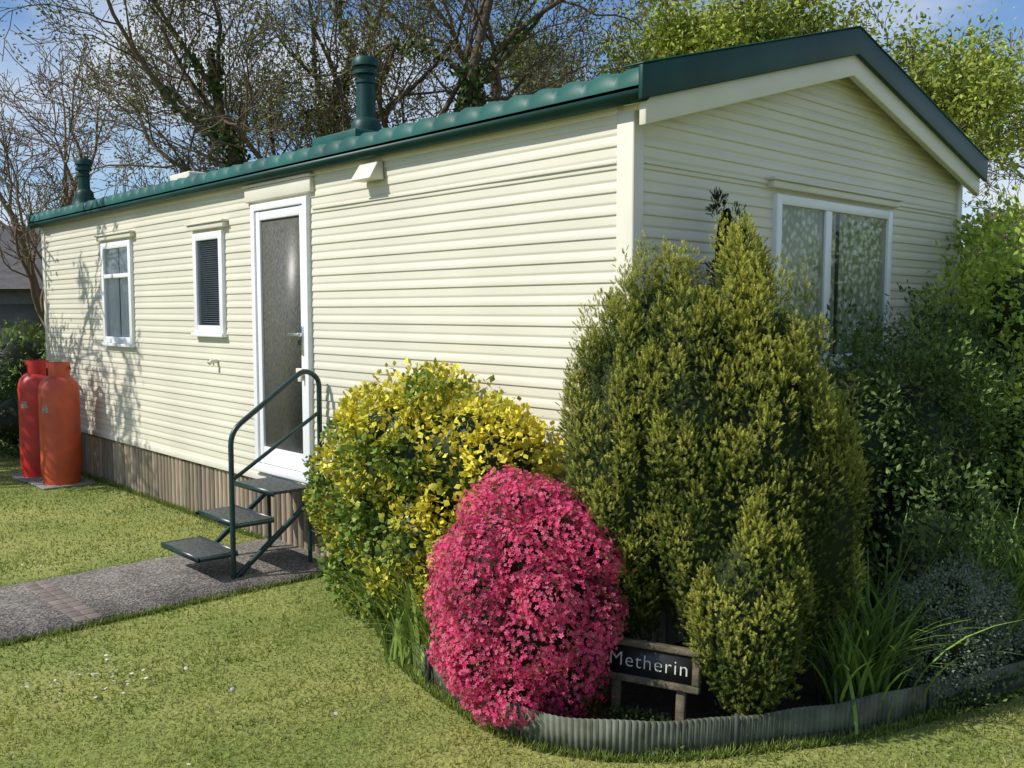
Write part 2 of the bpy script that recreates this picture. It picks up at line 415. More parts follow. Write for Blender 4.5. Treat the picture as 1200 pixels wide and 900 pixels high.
def lathe(mb,prof,c,sides=24,mat=0,C=(1,1,1)):
    a=np.arange(sides)*2*np.pi/sides; V=[]
    for r,z in prof: V.append(np.stack([c[0]+r*np.cos(a),c[1]+r*np.sin(a),np.full(sides,c[2]+z)],1))
    V=np.concatenate(V); idx=np.arange(len(V)).reshape(len(prof),sides)
    i0=idx[:-1];i1=idx[1:]
    mb.add(V,np.stack([i0,np.roll(i0,-1,1),np.roll(i1,-1,1),i1],-1).reshape(-1,4),C,mat)
def flue(name,c,s,h):
    mb=MB()
    p=[(.17*s,-.10),(.17*s,.03),(.155*s,.05),(.145*s,.12),(.125*s,.125),(.12*s,.17),(.10*s,.20),(.078*s,.21),(.075*s,h-.20),(.085*s,h-.19),(.085*s,h-.17),(.070*s,h-.165),(.070*s,h-.13),(.105*s,h-.125),(.105*s,h-.10),(.08*s,h-.095),(.08*s,h-.07),(.11*s,h-.065),(.11*s,h-.025),(.095*s,h),(0.001,h+.005)]
    lathe(mb,p,c,20); mb.build(name,M_green,car,smooth=True).modifiers.new('e','EDGE_SPLIT').split_angle=math.radians(35)
flue('flue_large',(-3.32,.80,2.99),.95,.66)
flue('flue_small',(-8.12,.32,2.86),.80,.54)
boxes('roof_vent_box',MAPL,[(-7.45,-1.35,3.05,-6.95,-1.0,3.22)],M_trim,.02)
boxes('roof_flashing',MAPL,[(-3.62,-1.0,2.95,-3.02,-.5,3.05)],M_roof,.01)

mb=MB(); rng=np.random.default_rng(5)
x=LX+.03
while x<-.03:
    wd=rng.uniform(.066,.085); a=np.linspace(math.pi,2*math.pi,7)
    h=ZB-.035-rng.uniform(0,.02); cc=np.array((.34,.285,.21))*rng.uniform(.5,1.25)*np.array([1,rng.uniform(.92,1),rng.uniform(.85,1)])
    V=[(x+wd/2+wd/2*.86*math.cos(t),.05+.045*math.sin(t),z) for z in (-.03,h) for t in a]
    mb.add(V,[(i,i+1,i+8,i+7) for i in range(6)],cc); x+=wd
y=.05
while y<WY:
    wd=rng.uniform(.062,.085); a=np.linspace(-math.pi/2,math.pi/2,7); cc=np.array((.3,.25,.18))*rng.uniform(.6,1.2)
    V=[(-.05+.028*math.cos(t),y+wd/2+wd/2*.97*math.sin(t),z) for z in (-.03,ZB-.04) for t in a]
    mb.add(V,[(i,i+1,i+8,i+7) for i in range(6)],cc); y+=wd
m,nt_,b,o=nodes_of('weathered_timber'); n=nt_.nodes; l=nt_.links
at=n.new('ShaderNodeAttribute'); at.attribute_name='Col'; tc=n.new('ShaderNodeTexCoord'); mp=n.new('ShaderNodeMapping'); mp.inputs['Scale'].default_value=(60,60,5); nz=n.new('ShaderNodeTexNoise'); nz.inputs['Scale'].default_value=1
l.new(tc.outputs['Object'],mp.inputs[0]); l.new(mp.outputs[0],nz.inputs[0]); 
mr=n.new('ShaderNodeMapRange'); mr.inputs[3].default_value=.45; mr.inputs[4].default_value=1.5; l.new(nz.outputs['Fac'],mr.inputs[0])
vm=n.new('ShaderNodeVectorMath'); vm.operation='MULTIPLY'; l.new(at.outputs['Color'],vm.inputs[0]); l.new(mr.outputs[0],vm.inputs[1]); l.new(vm.outputs[0],b.inputs['Base Color']); b.inputs['Roughness'].default_value=.85
M_timber=m
mb.build('timber_skirt',M_timber,car)
boxes('skirt_backing',MAPL,[(LX+.03,-.10,-.02,-.06,-.08,ZB-.03)],M_dark,0)

# ------------------------------------------------------------------ steps
st=empty('entrance_steps')
M_stg=simple('green_painted_steel',(.010,.035,.032),.35,var=.3,scale=12)
M_tread=simple('tread_grip',(.06,.065,.062),.75,var=.5,scale=40,bump=.6,bscale=160)
xa,xb=-2.66,-3.22
tre=[(-.92,-.66,.20),(-.66,-.40,.375),(-.40,-.10,.545)]
mb=MB()
for y0,y1,z in tre: mb.box((xb+.02,y0,z-.022),(xa-.02,y1-.01,z))
mb.build('treads',M_tread,st,bevel=.005)
mb=MB()
for y0,y1,z in tre:
    mb.box((xb,y0-.008,z-.03),(xa,y0-.0005,z+.006)); mb.box((xb,y1-.0095,z-.03),(xa,y1-.003,z+.006))
for x in (xa,xb):
    tube1(mb,[(x,-.92,.185),(x,-.70,.185)],.015)
    tube1(mb,[(x,-.68,.36),(x,-.42,.36)],.013)
    tube1(mb,[(x,-.72,.0),(x,-.05,.52)],.019)
    tube1(mb,[(x,-.14,.0),(x,-.14,.54)],.015)
x=xa+.012
tube1(mb,round_path([(x,-.70,.0),(x,-.70,.97),(x,-.17,1.34),(x,-.06,1.28),(x,-.06,.50)],.09),.0175)
tube1(mb,[(x,-.70,.66),(x,-.06,1.05)],.013)
tube1(mb,[(xb,-.70,.02),(xa,-.70,.02)],.015)
mb.box((xa-.02,-.73,0),(xa+.045,-.67,.008))
mb.build('frame_and_handrail',M_stg,st,smooth=True)

# ------------------------------------------------------------------ gas bottles
def bottle(name,c,col,hs=1.0):
    e=empty(name); e.location=c
    M=simple(name+'_paint',col,.42,var=.18,scale=7,bump=.04,bscale=25)
    mb=MB()
    lathe(mb,[(.001,.05),(.15,.05),(.165,.0),(.172,.0),(.172,.05),(.182,.09),(.188,.14),(.188,.30),(.188,.46),(.188,.62),(.188,.78),(.188,.90),(.182,.96),(.165,1.01),(.13,1.05),(.09,1.075),(.03,1.085),(.03,1.10)],(0,0,0),32)
    a=np.linspace(0,2*np.pi,33)
    for i in range(32):
        t=(i%16)/16
        top=1.20; bot=1.045
        if .30<t<.62: bot=1.15
        V=[(r*math.cos(a[j]),r*math.sin(a[j]),z) for r in (.105,.112) for j in (i,i+1) for z in (bot,top)]
        mb.add(V,[(0,2,3,1),(4,5,7,6),(1,3,7,5),(0,4,6,2)])
    mb.build('cylinder_body',M,e,smooth=True).modifiers.new('e','EDGE_SPLIT').split_angle=math.radians(40)
    mb=MB(); lathe(mb,[(.028,1.08),(.028,1.14),(.02,1.15),(.035,1.155),(.035,1.175),(.001,1.18)],(0,0,0),12)
    tube1(mb,[(.0,0,1.12),(.05,.03,1.13),(.10,.08,1.15)],.016)
    mb.build('valve',simple(name+'_brass',(.35,.26,.1),.35,metal=.8),e)
    mb=MB(); A=np.linspace(math.radians(290),math.radians(312),7)
    V=[(.1905*math.cos(t),.1905*math.sin(t),z) for z in (.72,.79) for t in A]
    mb.add(V,[(i,i+1,i+8,i+7) for i in range(6)]); mb.build('label',simple(name+'_label',(.33,.24,.18),.6,var=.6,scale=60),e,smooth=True)
    return e
bottle('gas_bottle',(-7.02,-.36,.02),(.50,.075,.03))
bottle('gas_bottle',(-7.62,-.38,.02),(.48,.022,.018))
mb=MB(); mb.box((-7.3,-.60,0),(-6.80,-.10,.022)); mb.box((-7.9,-.62,0),(-7.34,-.10,.022)); mb.build('paving_slab',simple('slab',(.22,.21,.18),.9,bump=.4),None,bevel=.01)

# ------------------------------------------------------------------ ground, path, bed
m,nt_,b,o=nodes_of('lawn_ground'); n=nt_.nodes; l=nt_.links
tc=n.new('ShaderNodeTexCoord'); nz=n.new('ShaderNodeTexNoise'); nz.inputs['Scale'].default_value=.8; nz.inputs['Detail'].default_value=8; l.new(tc.outputs['Object'],nz.inputs[0])
n2=n.new('ShaderNodeTexNoise'); n2.inputs['Scale'].default_value=45; n2.inputs['Detail'].default_value=5; l.new(tc.outputs['Object'],n2.inputs[0])
cr=n.new('ShaderNodeValToRGB'); cr.color_ramp.elements[0].color=(.15,.20,.035,1); cr.color_ramp.elements[1].color=(.33,.32,.09,1); cr.color_ramp.elements[0].position=.35; cr.color_ramp.elements[1].position=.68
l.new(nz.outputs['Fac'],cr.inputs[0]); mr=n.new('ShaderNodeMapRange'); mr.inputs[3].default_value=.45; mr.inputs[4].default_value=1.45; l.new(n2.outputs['Fac'],mr.inputs[0])
vm=n.new('ShaderNodeVectorMath'); vm.operation='MULTIPLY'; l.new(cr.outputs[0],vm.inputs[0]); l.new(mr.outputs[0],vm.inputs[1]); l.new(vm.outputs[0],b.inputs['Base Color']); b.inputs['Roughness'].default_value=.95
bp=n.new('ShaderNodeBump'); bp.inputs['Strength'].default_value=.8; bp.inputs['Distance'].default_value=.02; l.new(n2.outputs['Fac'],bp.inputs['Height']); l.new(bp.outputs[0],b.inputs['Normal'])
mb=MB(); mb.add([(-900,-900,0),(900,-900,0),(900,900,0),(-900,900,0)],[(0,1,2,3)]); mb.build('lawn',m)

m,nt_,b,o=nodes_of('aggregate_path'); n=nt_.nodes; l=nt_.links
tc=n.new('ShaderNodeTexCoord'); v=n.new('ShaderNodeTexVoronoi'); v.inputs['Scale'].default_value=90; l.new(tc.outputs['Object'],v.inputs[0])
cr=n.new('ShaderNodeValToRGB'); cr.color_ramp.elements[0].color=(.36,.32,.28,1); cr.color_ramp.elements[1].color=(.09,.08,.07,1); cr.color_ramp.elements[1].position=.7
l.new(v.outputs['Color'],cr.inputs[0]); nz=n.new('ShaderNodeTexNoise'); nz.inputs['Scale'].default_value=5; nz.inputs['Detail'].default_value=7; l.new(tc.outputs['Object'],nz.inputs[0])
mr=n.new('ShaderNodeMapRange'); mr.inputs[3].default_value=.4; mr.inputs[4].default_value=1.4; l.new(nz.outputs['Fac'],mr.inputs[0])
vm=n.new('ShaderNodeVectorMath'); vm.operation='MULTIPLY'; l.new(cr.outputs[0],vm.inputs[0]); l.new(mr.outputs[0],vm.inputs[1]); l.new(vm.outputs[0],b.inputs['Base Color']); b.inputs['Roughness'].default_value=.9
bp=n.new('ShaderNodeBump'); bp.inputs['Strength'].default_value=.6; bp.inputs['Distance'].default_value=.006; l.new(v.outputs['Distance'],bp.inputs['Height']); l.new(bp.outputs[0],b.inputs['Normal'])
mb=MB(); rng=np.random.default_rng(2)
ys=np.arange(-14,.05,.12); xl=-3.46+rng.normal(0,.008,len(ys)); xr=-2.44+rng.normal(0,.008,len(ys))
V=[]
for y,a,b2 in zip(ys,xl,xr): V+=[(a-.01,y,-.02),(a,y,.035),(b2,y,.035),(b2+.01,y,-.02)]
F=[]
for i in range(len(ys)-1):
    for j in range(3): F.append((4*i+j,4*i+j+1,4*i+j+5,4*i+j+4))
k=len(V)-4
mb.add(V,F); mb.add(V[k:],[(0,1,2,3)])
mb.build('garden_path',m)
mb=MB()
for i in range(10):
    for j in range(2):
        x=-3.42+i*.098; y=-1.72+j*.072
        c=np.array((.19,.15,.13))*rng.uniform(.75,1.15)
        mb.box((x,y,.03),(x+.092,y+.067,.0375),c)
mb.build('brick_inlay',M_timber,None,bevel=.002)

BED=[(-1.80,.02),(-1.62,-.28),(-1.15,-.57),(-.56,-.78),(.12,-.87),(.471,-.741),(.70,-.497),(.882,-.196),(1.065,.147),(1.206,.623),(1.36,1.19),(1.55,2.2),(1.62,3.4),(1.5,4.6)]
def catmull(pts,k=24):
    P=[np.array(p) for p in pts]; P=[2*P[0]-P[1]]+P+[2*P[-1]-P[-2]]; out=[]
    for i in range(1,len(P)-2):
        for j in range(k):
            t=j/k; a,b_,c,d=P[i-1:i+3]
            out.append(.5*((2*b_)+(-a+c)*t+(2*a-5*b_+4*c-d)*t*t+(-a+3*b_-3*c+d)*t**3))
    out.append(P[-2]); return np.array(out)
cv=catmull(BED)
seg=np.r_[0,np.cumsum(np.linalg.norm(np.diff(cv,axis=0),axis=1))]
ss=np.arange(0,seg[-1],.004); px=np.interp(ss,seg,cv[:,0]); py=np.interp(ss,seg,cv[:,1])
tx=np.gradient(px);ty=np.gradient(py); tl=np.hypot(tx,ty); nx_=ty/tl; ny_=-tx/tl
wv=.0035*np.sin(ss*2*np.pi/.024)+.012*np.sin(ss*3.1)
V=[];
for z,lean in ((-.02,0),(.15,.012)):
    top=z+(.006*np.sin(ss*5.3)+.004*np.sin(ss*17) if z>0 else 0)
    V.append(np.stack([px+nx_*(wv+lean),py+ny_*(wv+lean),np.full_like(ss,0)+top],1))
N=len(ss); V=np.concatenate(V); i=np.arange(N-1)
mb=MB(); mb.add(V,np.stack([i,i+1,i+1+N,i+N],1))
edg=empty('garden_edging')
M_edge=simple('edging_plastic',(.125,.135,.10),.75,spec=.2,var=.35,scale=9,detail=8,dirt=(.055,.062,.035))
mb.build('corrugated_strip',M_edge,edg,solid=.003)
mb=MB()
for s0 in (1.6,2.28,3.15,4.1,5.0):
    j=int(s0/.004); q=(px[j]+nx_[j]*.02,py[j]+ny_[j]*.02)
    a=math.atan2(ty[j],tx[j]); dx,dy=math.cos(a)*.008,math.sin(a)*.008; ex,ey=nx_[j]*.006,ny_[j]*.006
    V=[(q[0]+sx*dx+sy*ex,q[1]+sx*dy+sy*ey,z) for z in (0,.16) for sx,sy in ((-1,-1),(1,-1),(1,1),(-1,1))]
    mb.add(V,[(0,3,2,1),(4,5,6,7),(0,1,5,4),(1,2,6,5),(2,3,7,6),(3,0,4,7)])
mb.build('edging_stakes',simple('stake',(.04,.045,.04),.7),edg)
cs=cv[::4]
mb=MB(); V=[(a,b_,.035) for a,b_ in cs]+[(-.02,4.6,.035),(-.02,.02,.035)]
mb.add(V,[tuple(range(len(V)))]); ob=mb.build('flower_bed_soil',simple('soil',(.045,.032,.022),.95,var=.5,scale=30,bump=1,bscale=70))

poly=np.array([(a,b_) for a,b_ in cs]+[(-.02,4.6),(-.02,.02)])
def inside(x,y):
    c=np.zeros(len(x),bool); j=len(poly)-1
    for i in range(len(poly)):
        xi,yi=poly[i];xj,yj=poly[j]
        k=((yi>y)!=(yj>y))&(x<(xj-xi)*(y-yi)/((yj-yi)+1e-12)+xi); c^=k; j=i
    return c

rng=np.random.default_rng(11)
n_=420000
r=1.6+ (rng.uniform(0,1,n_)**1.25)*11.5; a=rng.uniform(math.radians(80),math.radians(198),n_)
gx=2.83+r*np.cos(a); gy=-3.39+r*np.sin(a)
ok=~inside(gx,gy)&~((gx>-3.47)&(gx<-2.43))&~((gy>.0)&(gx<.0)&(gx>LX))
gx,gy,r=gx[ok],gy[ok],r[ok]; n_=len(gx)
p=np.stack([gx,gy,np.zeros(n_)],1)
pt=np.clip(wob(p,1.1,3)*.9+(wob(p,6,13)-.5)*.9-.02,0,1); pt2=wob(p,11.0,4)
h=rng.uniform(.010,.028,n_)*(.5+1.0*pt2)
d=norm(np.stack([rng.normal(0,.6,n_),rng.normal(0,.6,n_),np.ones(n_)],1))
R=frames(d,rng)
col=np.array((.20,.28,.05))[None]*(1-pt[:,None])+np.array((.45,.46,.12))[None]*pt[:,None]
dry=rng.uniform(0,1,n_)<.08; col[dry]=(.5,.45,.22)
col*=rng.uniform(.6,1.3,(n_,1))
wd=.0020+.00035*r
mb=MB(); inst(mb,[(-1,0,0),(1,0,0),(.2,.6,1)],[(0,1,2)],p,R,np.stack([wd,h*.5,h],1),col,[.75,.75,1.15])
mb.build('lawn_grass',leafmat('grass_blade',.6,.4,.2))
def tufts(name,px_,py_,h0,h1,rng,colr=(.22,.29,.055)):
    n_=len(px_); d=norm(np.stack([rng.normal(0,.35,n_),rng.normal(0,.35,n_),np.ones(n_)],1)); R=frames(d,rng)
    h=rng.uniform(h0,h1,n_); col=np.array(colr)[None]*rng.uniform(.6,1.4,(n_,1))
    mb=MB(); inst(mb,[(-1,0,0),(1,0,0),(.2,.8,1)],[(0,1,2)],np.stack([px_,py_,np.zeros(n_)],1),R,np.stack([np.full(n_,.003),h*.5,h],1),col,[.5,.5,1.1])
    return mb.build(name,M_leaf)
k=rng.integers(0,N,9000); off=rng.uniform(.012,.05,9000)
ex=px[k]+nx_[k]*off; ey=py[k]+ny_[k]*off
k2=9000; yy=rng.uniform(-6,0,k2); sd=rng.integers(0,2,k2)
ex2=np.where(sd==0,-3.475-np.abs(rng.normal(0,.012,k2)),-2.425+np.abs(rng.normal(0,.012,k2)))
k3=6000; ex3=rng.uniform(LX,-3.5,k3); ey3=rng.normal(.0,.02,k3)
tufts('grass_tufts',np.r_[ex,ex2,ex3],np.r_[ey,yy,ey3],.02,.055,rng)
mb=MB()
for (cx,cy,nn,sp) in ((-1.55,-1.95,30,.14),(-1.2,-1.6,6,.5),(-3.9,-1.2,8,.5),(-.2,-1.5,2,.5)):
    q=np.stack([rng.normal(cx,sp,nn),rng.normal(cy,sp,nn),rng.uniform(.03,.042,nn)],1)
    a=np.arange(8)*np.pi/4; tv=[(0,0,.15)]+[(math.cos(t),math.sin(t),0) for t in a]; tf=[(0,i+1,(i+1)%8+1) for i in range(8)]
    inst(mb,tv,tf,q,frames(np.tile((0,0,1.),(nn,1))+rng.normal(0,.3,(nn,3)),rng),rng.uniform(.006,.010,nn),np.tile((.75,.75,.7),(nn,1)))
q=(-.95,-1.55,.06)
mb.add(ICV*.012+np.array(q),ICF,(.45,.45,.38)); tubes(mb,np.array([[(q[0],q[1],0),q]]),np.full((1,2),.0015),4,(.2,.25,.08))
mb.build('lawn_daisies',M_leaf)

# ------------------------------------------------------------------ name sign
sg=empty('name_sign'); sg.location=(.455,-.425,-.01); sg.rotation_euler=(math.radians(-6),0,math.radians(20))
M_sw=simple('sign_timber',(.12,.095,.06),.85,var=.4,scale=20,bump=.6,bscale=50,dirt=(.055,.05,.028))
M_slate=simple('sign_slate',(.018,.02,.019),.45,var=.3,scale=20)
mb=MB()
W=.200;z0,z1=.195,.37
for a,b_ in (((-W-.02,-.02,z1-.028),(W+.02,.02,z1)),((-W-.02,-.02,z0),(W+.02,.02,z0+.03)),((-W-.02,-.0195,z0+.0305),(-W+.012,.0195,z1-.0285)),((W-.012,-.0195,z0+.0305),(W+.02,.0195,z1-.0285)),((-.16,.0,-.02),(-.12,.03,z0-.001)),((.12,.0,-.02),(.16,.03,z0-.001))): mb.box(a,b_)
mb.build('timber_frame',M_sw,sg,bevel=.007)
mb=MB(); mb.box((-W+.012,-.006,z0+.03),(W-.012,.012,z1-.028)); mb.build('slate_panel',M_slate,sg)
cu=bpy.data.curves.new('lettering','FONT'); cu.body='Metherin'; cu.size=.084; cu.align_x='CENTER'; cu.align_y='CENTER'; cu.offset=-.0008; cu.space_character=1.12
to=bpy.data.objects.new('lettering',cu); COL.objects.link(to); to.parent=sg; to.location=(0,-.0085,.283); to.rotation_euler=(math.radians(90),0,0); cu.materials.append(simple('sign_paint',(.55,.55,.5),.6))

# ------------------------------------------------------------------ conifer
rng=np.random.default_rng(21)
main=[(.635,.055,.98,.33,.33,.78),(.20,-.20,1.02,.30,.30,.72),(.45,-.12,1.18,.29,.28,.66),(.755,-.150,.48,.22,.22,.42),
      (.545,.03,1.60,.14,.14,.36),(.25,-.13,1.52,.14,.14,.32),(.67,.15,1.42,.15,.15,.30),(.77,.22,.80,.24,.24,.56),(.55,-.14,.85,.22,.22,.50)]
plum=sublobes(main,400,(.034,.062),(2.6,4.4),rng,lift=.8,keep=.93)
mb=MB(); core(mb,main,.86,(.018,.030,.008),noise=.04)
def sprig_template(nn,rng,ln=.35,w=.045):
    V=[];F=[];T=[]
    for i in range(nn):
        t=(i+.5)/nn; a=i*2.399; z=t*.85
        el=.45+.6*t; L=ln*(1-.35*t)
        d=np.array([math.cos(a)*math.cos(el),math.sin(a)*math.cos(el),math.sin(el)]); s=np.array([-math.sin(a),math.cos(a),0])*w
        b0=np.array([0,0,z]); V+=[b0-s,b0+s,b0+d*L]; F.append((3*i,3*i+1,3*i+2)); T+=[.5+.25*t,.5+.25*t,.85+.7*t]
    return V,F,T
sv,sf,stt=sprig_template(15,rng,.46,.075)
def plumes(mb,lobes,per,sc,base,tip,rng,outer):
    L=np.array(lobes); n_=len(L)*per; i=np.repeat(np.arange(len(L)),per)
    d=norm(rng.normal(size=(n_,3))+np.array([0,0,.45])); q=L[i,:3]+d*L[i,3:]*rng.uniform(.6,1.05,(n_,1))
    ok=q[:,2]>.03
    o=np.array(outer)
    for j in range(len(o)):
        e=(((q-o[j,:3])/o[j,3:])**2).sum(1); ok&=e>.87**2
    q=q[ok];d=d[ok];i=i[ok]
    dirn=norm(d*np.array([.8,.8,.3])+np.array([0,0,.8])+rng.normal(0,.25,(len(q),3)))
    pv_=rng.uniform(-.18,.18,len(L))[i]
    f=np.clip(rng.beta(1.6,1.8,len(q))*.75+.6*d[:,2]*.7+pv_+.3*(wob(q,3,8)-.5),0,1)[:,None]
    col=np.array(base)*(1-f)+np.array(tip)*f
    col*=rng.uniform(.75,1.25,(len(q),1))
    inst(mb,sv,sf,q,frames(dirn,rng),rng.uniform(sc[0],sc[1],len(q)),col,stt)
plumes(mb,plum,105,(.018,.034),(.095,.15,.025),(.66,.65,.13),rng,main)
q,nm=surf(main,11000,rng,(.87,.96),.88,.03); f=rng.uniform(0,1,(len(q),1))**1.5
inst(mb,sv,sf,q,frames(norm(nm*.7+np.array([0,0,.8])+rng.normal(0,.25,q.shape)),rng),rng.uniform(.02,.034,len(q)),np.array((.06,.10,.02))*(1-f)+np.array((.26,.30,.07))*f,stt)
mb.build('conifer_shrub',M_conif)
main2=[(.20,.52,1.15,.15,.15,1.0),(.17,.50,1.98,.06,.06,.30)]
pl2=sublobes(main2,80,(.03,.05),(1.6,2.6),rng,lift=.5)
mb=MB(); core(mb,main2,.8,(.008,.016,.007)); plumes(mb,pl2,90,(.02,.036),(.018,.038,.014),(.055,.10,.04),rng,main2); mb.build('dark_juniper',M_conif)

# ------------------------------------------------------------------ azalea
rng=np.random.default_rng(31)
az=[(-.07,-.66,.56,.29,.30,.36),(-.02,-.74,.40,.30,.27,.34),(-.13,-.60,.76,.15,.18,.20),(.10,-.57,.60,.19,.19,.27),(.02,-.81,.24,.18,.15,.18),(.12,-.62,.32,.16,.14,.22),(-.28,-.66,.48,.13,.16,.20),(.01,-.62,.82,.10,.12,.14),(-.22,-.72,.64,.13,.13,.15),(.20,-.60,.46,.12,.12,.14),(-.15,-.80,.42,.14,.12,.14)]
azs=sublobes(az,120,(.05,.12),(.7,1.3),rng,keep=.9)
mb=MB(); core(mb,az,.84,(.05,.025,.02))
pv=[(0,0,-.15)];pf=[];pc=[.6]
for i in range(5):
    a=i*2*math.pi/5
    k=len(pv); pv+=[(.55*math.cos(a-.5),.55*math.sin(a-.5),.12),(1.0*math.cos(a),1.0*math.sin(a),.22),(.55*math.cos(a+.5),.55*math.sin(a+.5),.12)]; pf.append((0,k,k+1,k+2)); pc+=[1,1.12,1]
q,nm=surf(azs+az,24000,rng,(.80,1.16),.72,.04)
dirn=norm(nm+rng.normal(0,.4,q.shape)+np.array([-.05,-.1,.25]))
f=rng.uniform(0,1,(len(q),1)); col=np.array((.84,.05,.19))*(1-f)+np.array((.92,.22,.36))*f
bd=wob(q,5,9)<.22; col[bd]*=.72
old=rng.uniform(0,1,len(q))<.03; col[old]=(.5,.2,.14)
inst(mb,pv,pf,q,frames(dirn,rng),rng.uniform(.008,.014,len(q)),col,pc)
q,nm=surf(azs+az,3000,rng,(.85,1.03),.72,.04); c=np.tile((.11,.13,.035),(len(q),1))*rng.uniform(.6,1.6,(len(q),1))
inst(mb,LEAFV,LEAFF,q,frames(norm(nm+rng.normal(0,.6,q.shape)),rng),rng.uniform(.015,.024,len(q)),c)
q,nm=surf([(.20,-.60,.18,.2,.12,.17),(-.3,-.68,.22,.12,.12,.14)],1500,rng,(.3,1.1),0,.03)
c=np.where(rng.uniform(0,1,(len(q),1))<.45,np.array([[.5,.03,.1]]),np.array([[.07,.08,.022]]))
inst(mb,pv,pf,q,frames(norm(nm+rng.normal(0,.6,q.shape)),rng),rng.uniform(.008,.014,len(q)),c,pc)
mb.build('azalea_bush',leafmat('azalea_petals',.6,.38,.12))

# ------------------------------------------------------------------ leafy bushes
def bush(name,lobes,n_,size,cols,rng,sub=0,subr=(.1,.15),corecol=(.015,.025,.008),up=.3,rnd=.6,shell=(.8,1.08),wt=None,keep=.75,mat=None,aspect=1.0,coresc=.78,flat=.5):
    L=list(lobes); mb=MB(); core(mb,lobes,coresc,corecol)
    if sub: L=L+sublobes(lobes,sub,subr,(.8,1.2),rng,keep=.9)
    q,nm=surf(L,n_,rng,shell,keep,.03)
    d=norm(nm*flat+rng.normal(0,rnd,q.shape)+np.array([0,0,up]))
    fn=norm(nm*.8+np.array([0,0,.6])+rng.normal(0,.45,q.shape))
    f=np.clip(wob(q,4,len(name))*.9+rng.uniform(-.35,.35,len(q)),0,1)[:,None]
    if wt is not None: f=np.clip(wt(q)[:,None]+rng.uniform(-.3,.3,(len(q),1)),0,1)
    c=np.array(cols[0])*(1-f)+np.array(cols[1])*f
    c*=rng.uniform(.7,1.3,(len(q),1))
    s=rng.uniform(size[0],size[1],len(q))
    inst(mb,LEAFV,LEAFF,q,frames_n(d,-fn),np.stack([s*aspect,s,s],1),c,[.8,1,1.1,1,.9])
    return mb.build(name,mat or M_leaf)
rng=np.random.default_rng(41)
yb=[(-1.20,-.36,.92,.50,.32,.45),(-1.62,-.34,.68,.34,.28,.46),(-.80,-.34,.98,.42,.27,.36),(-1.55,-.40,.34,.30,.24,.30),(-1.05,-.45,.48,.45,.26,.40),(-.55,-.30,1.02,.22,.2,.22)]
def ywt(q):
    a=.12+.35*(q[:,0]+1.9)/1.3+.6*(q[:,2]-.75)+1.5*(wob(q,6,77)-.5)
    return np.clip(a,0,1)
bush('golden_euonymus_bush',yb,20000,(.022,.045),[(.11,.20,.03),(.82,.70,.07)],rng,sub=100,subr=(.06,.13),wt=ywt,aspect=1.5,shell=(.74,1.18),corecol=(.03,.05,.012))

bush('leafy_shrub',[(.50,3.35,1.25,.55,.55,.95),(.95,3.75,1.0,.5,.5,.8),(.75,2.95,.75,.4,.4,.6),(.35,3.9,1.7,.5,.6,.75),(.62,3.1,1.7,.3,.3,.45)],19000,(.03,.06),[(.26,.38,.05),(.62,.72,.14)],rng,sub=90,subr=(.12,.22),shell=(.55,1.3),aspect=1.2,coresc=.5,corecol=(.03,.05,.012))
bush('dark_evergreen_shrub',[(.42,1.35,.95,.30,.4,.66),(.5,1.85,.95,.36,.4,.70),(.45,2.45,.85,.38,.45,.75),(.7,1.5,.5,.4,.5,.45)],20000,(.025,.05),[(.045,.08,.02),(.20,.30,.07)],rng,sub=70,subr=(.08,.16),shell=(.6,1.35),aspect=.9,coresc=.52,corecol=(.02,.035,.01))
bush('grey_leaved_shrub',[(1.12,.86,.26,.22,.28,.22),(1.05,1.15,.28,.25,.25,.24)],14000,(.010,.02),[(.10,.15,.08),(.27,.31,.22)],rng,sub=40,subr=(.06,.1),shell=(.7,1.25),aspect=1.0,coresc=.6,corecol=(.02,.035,.015))

def straps(name,cl,rng,col=(.10,.17,.03)):
    mb=MB()
    for (cx,cy,nn,hh,sp) in cl:
        B=nn; n6=7
        base=np.stack([rng.normal(cx,sp,B),rng.normal(cy,sp,B),np.full(B,.03)],1)
        a=rng.uniform(0,2*np.pi,B); lean=rng.uniform(.25,1.0,B); h=hh*rng.uniform(.6,1.15,B)
        t=np.linspace(0,1,n6)[None,:]
        hor=(lean*h)[:,None]*(t*.35+t**2*.75); ver=h[:,None]*(t*1.25-.45*lean[:,None]*t**2.4)
        P=base[:,None,:]+np.stack([np.cos(a)[:,None]*hor,np.sin(a)[:,None]*hor,ver],-1)
        wd=rng.uniform(.005,.009,B)[:,None]*np.array([.8,1,1,.9,.75,.5,.08])[None]
        s=np.stack([-np.sin(a),np.cos(a),np.zeros(B)],1)[:,None,:]
        V=np.stack([P-s*wd[...,None],P+s*wd[...,None]],2).reshape(-1,3)
        idx=np.arange(B*n6*2).reshape(B,n6,2)
        F=np.stack([idx[:,:-1,0],idx[:,:-1,1],idx[:,1:,1],idx[:,1:,0]],-1).reshape(-1,4)
        c=np.array(col)[None]*rng.uniform(.55,1.5,(B,1)); c=np.repeat(c,n6*2,0)
        mb.add(V,F,c)
    return mb.build(name,M_leaf)
rng=np.random.default_rng(51)
straps('daylily_plants',[(-1.30,-.46,100,.40,.06),(-1.02,-.58,130,.44,.06),(-.78,-.68,140,.44,.05),(-.52,-.72,110,.40,.05)],rng,(.22,.30,.06))
straps('crocosmia_plants',[(.98,.35,130,.45,.07),(.95,.65,120,.5,.08),(1.05,1.35,140,.62,.1),(1.2,1.75,150,.62,.1),(1.3,2.3,150,.6,.12),(.85,1.1,80,.6,.1),(1.35,2.9,100,.5,.12)],rng,(.16,.26,.05))
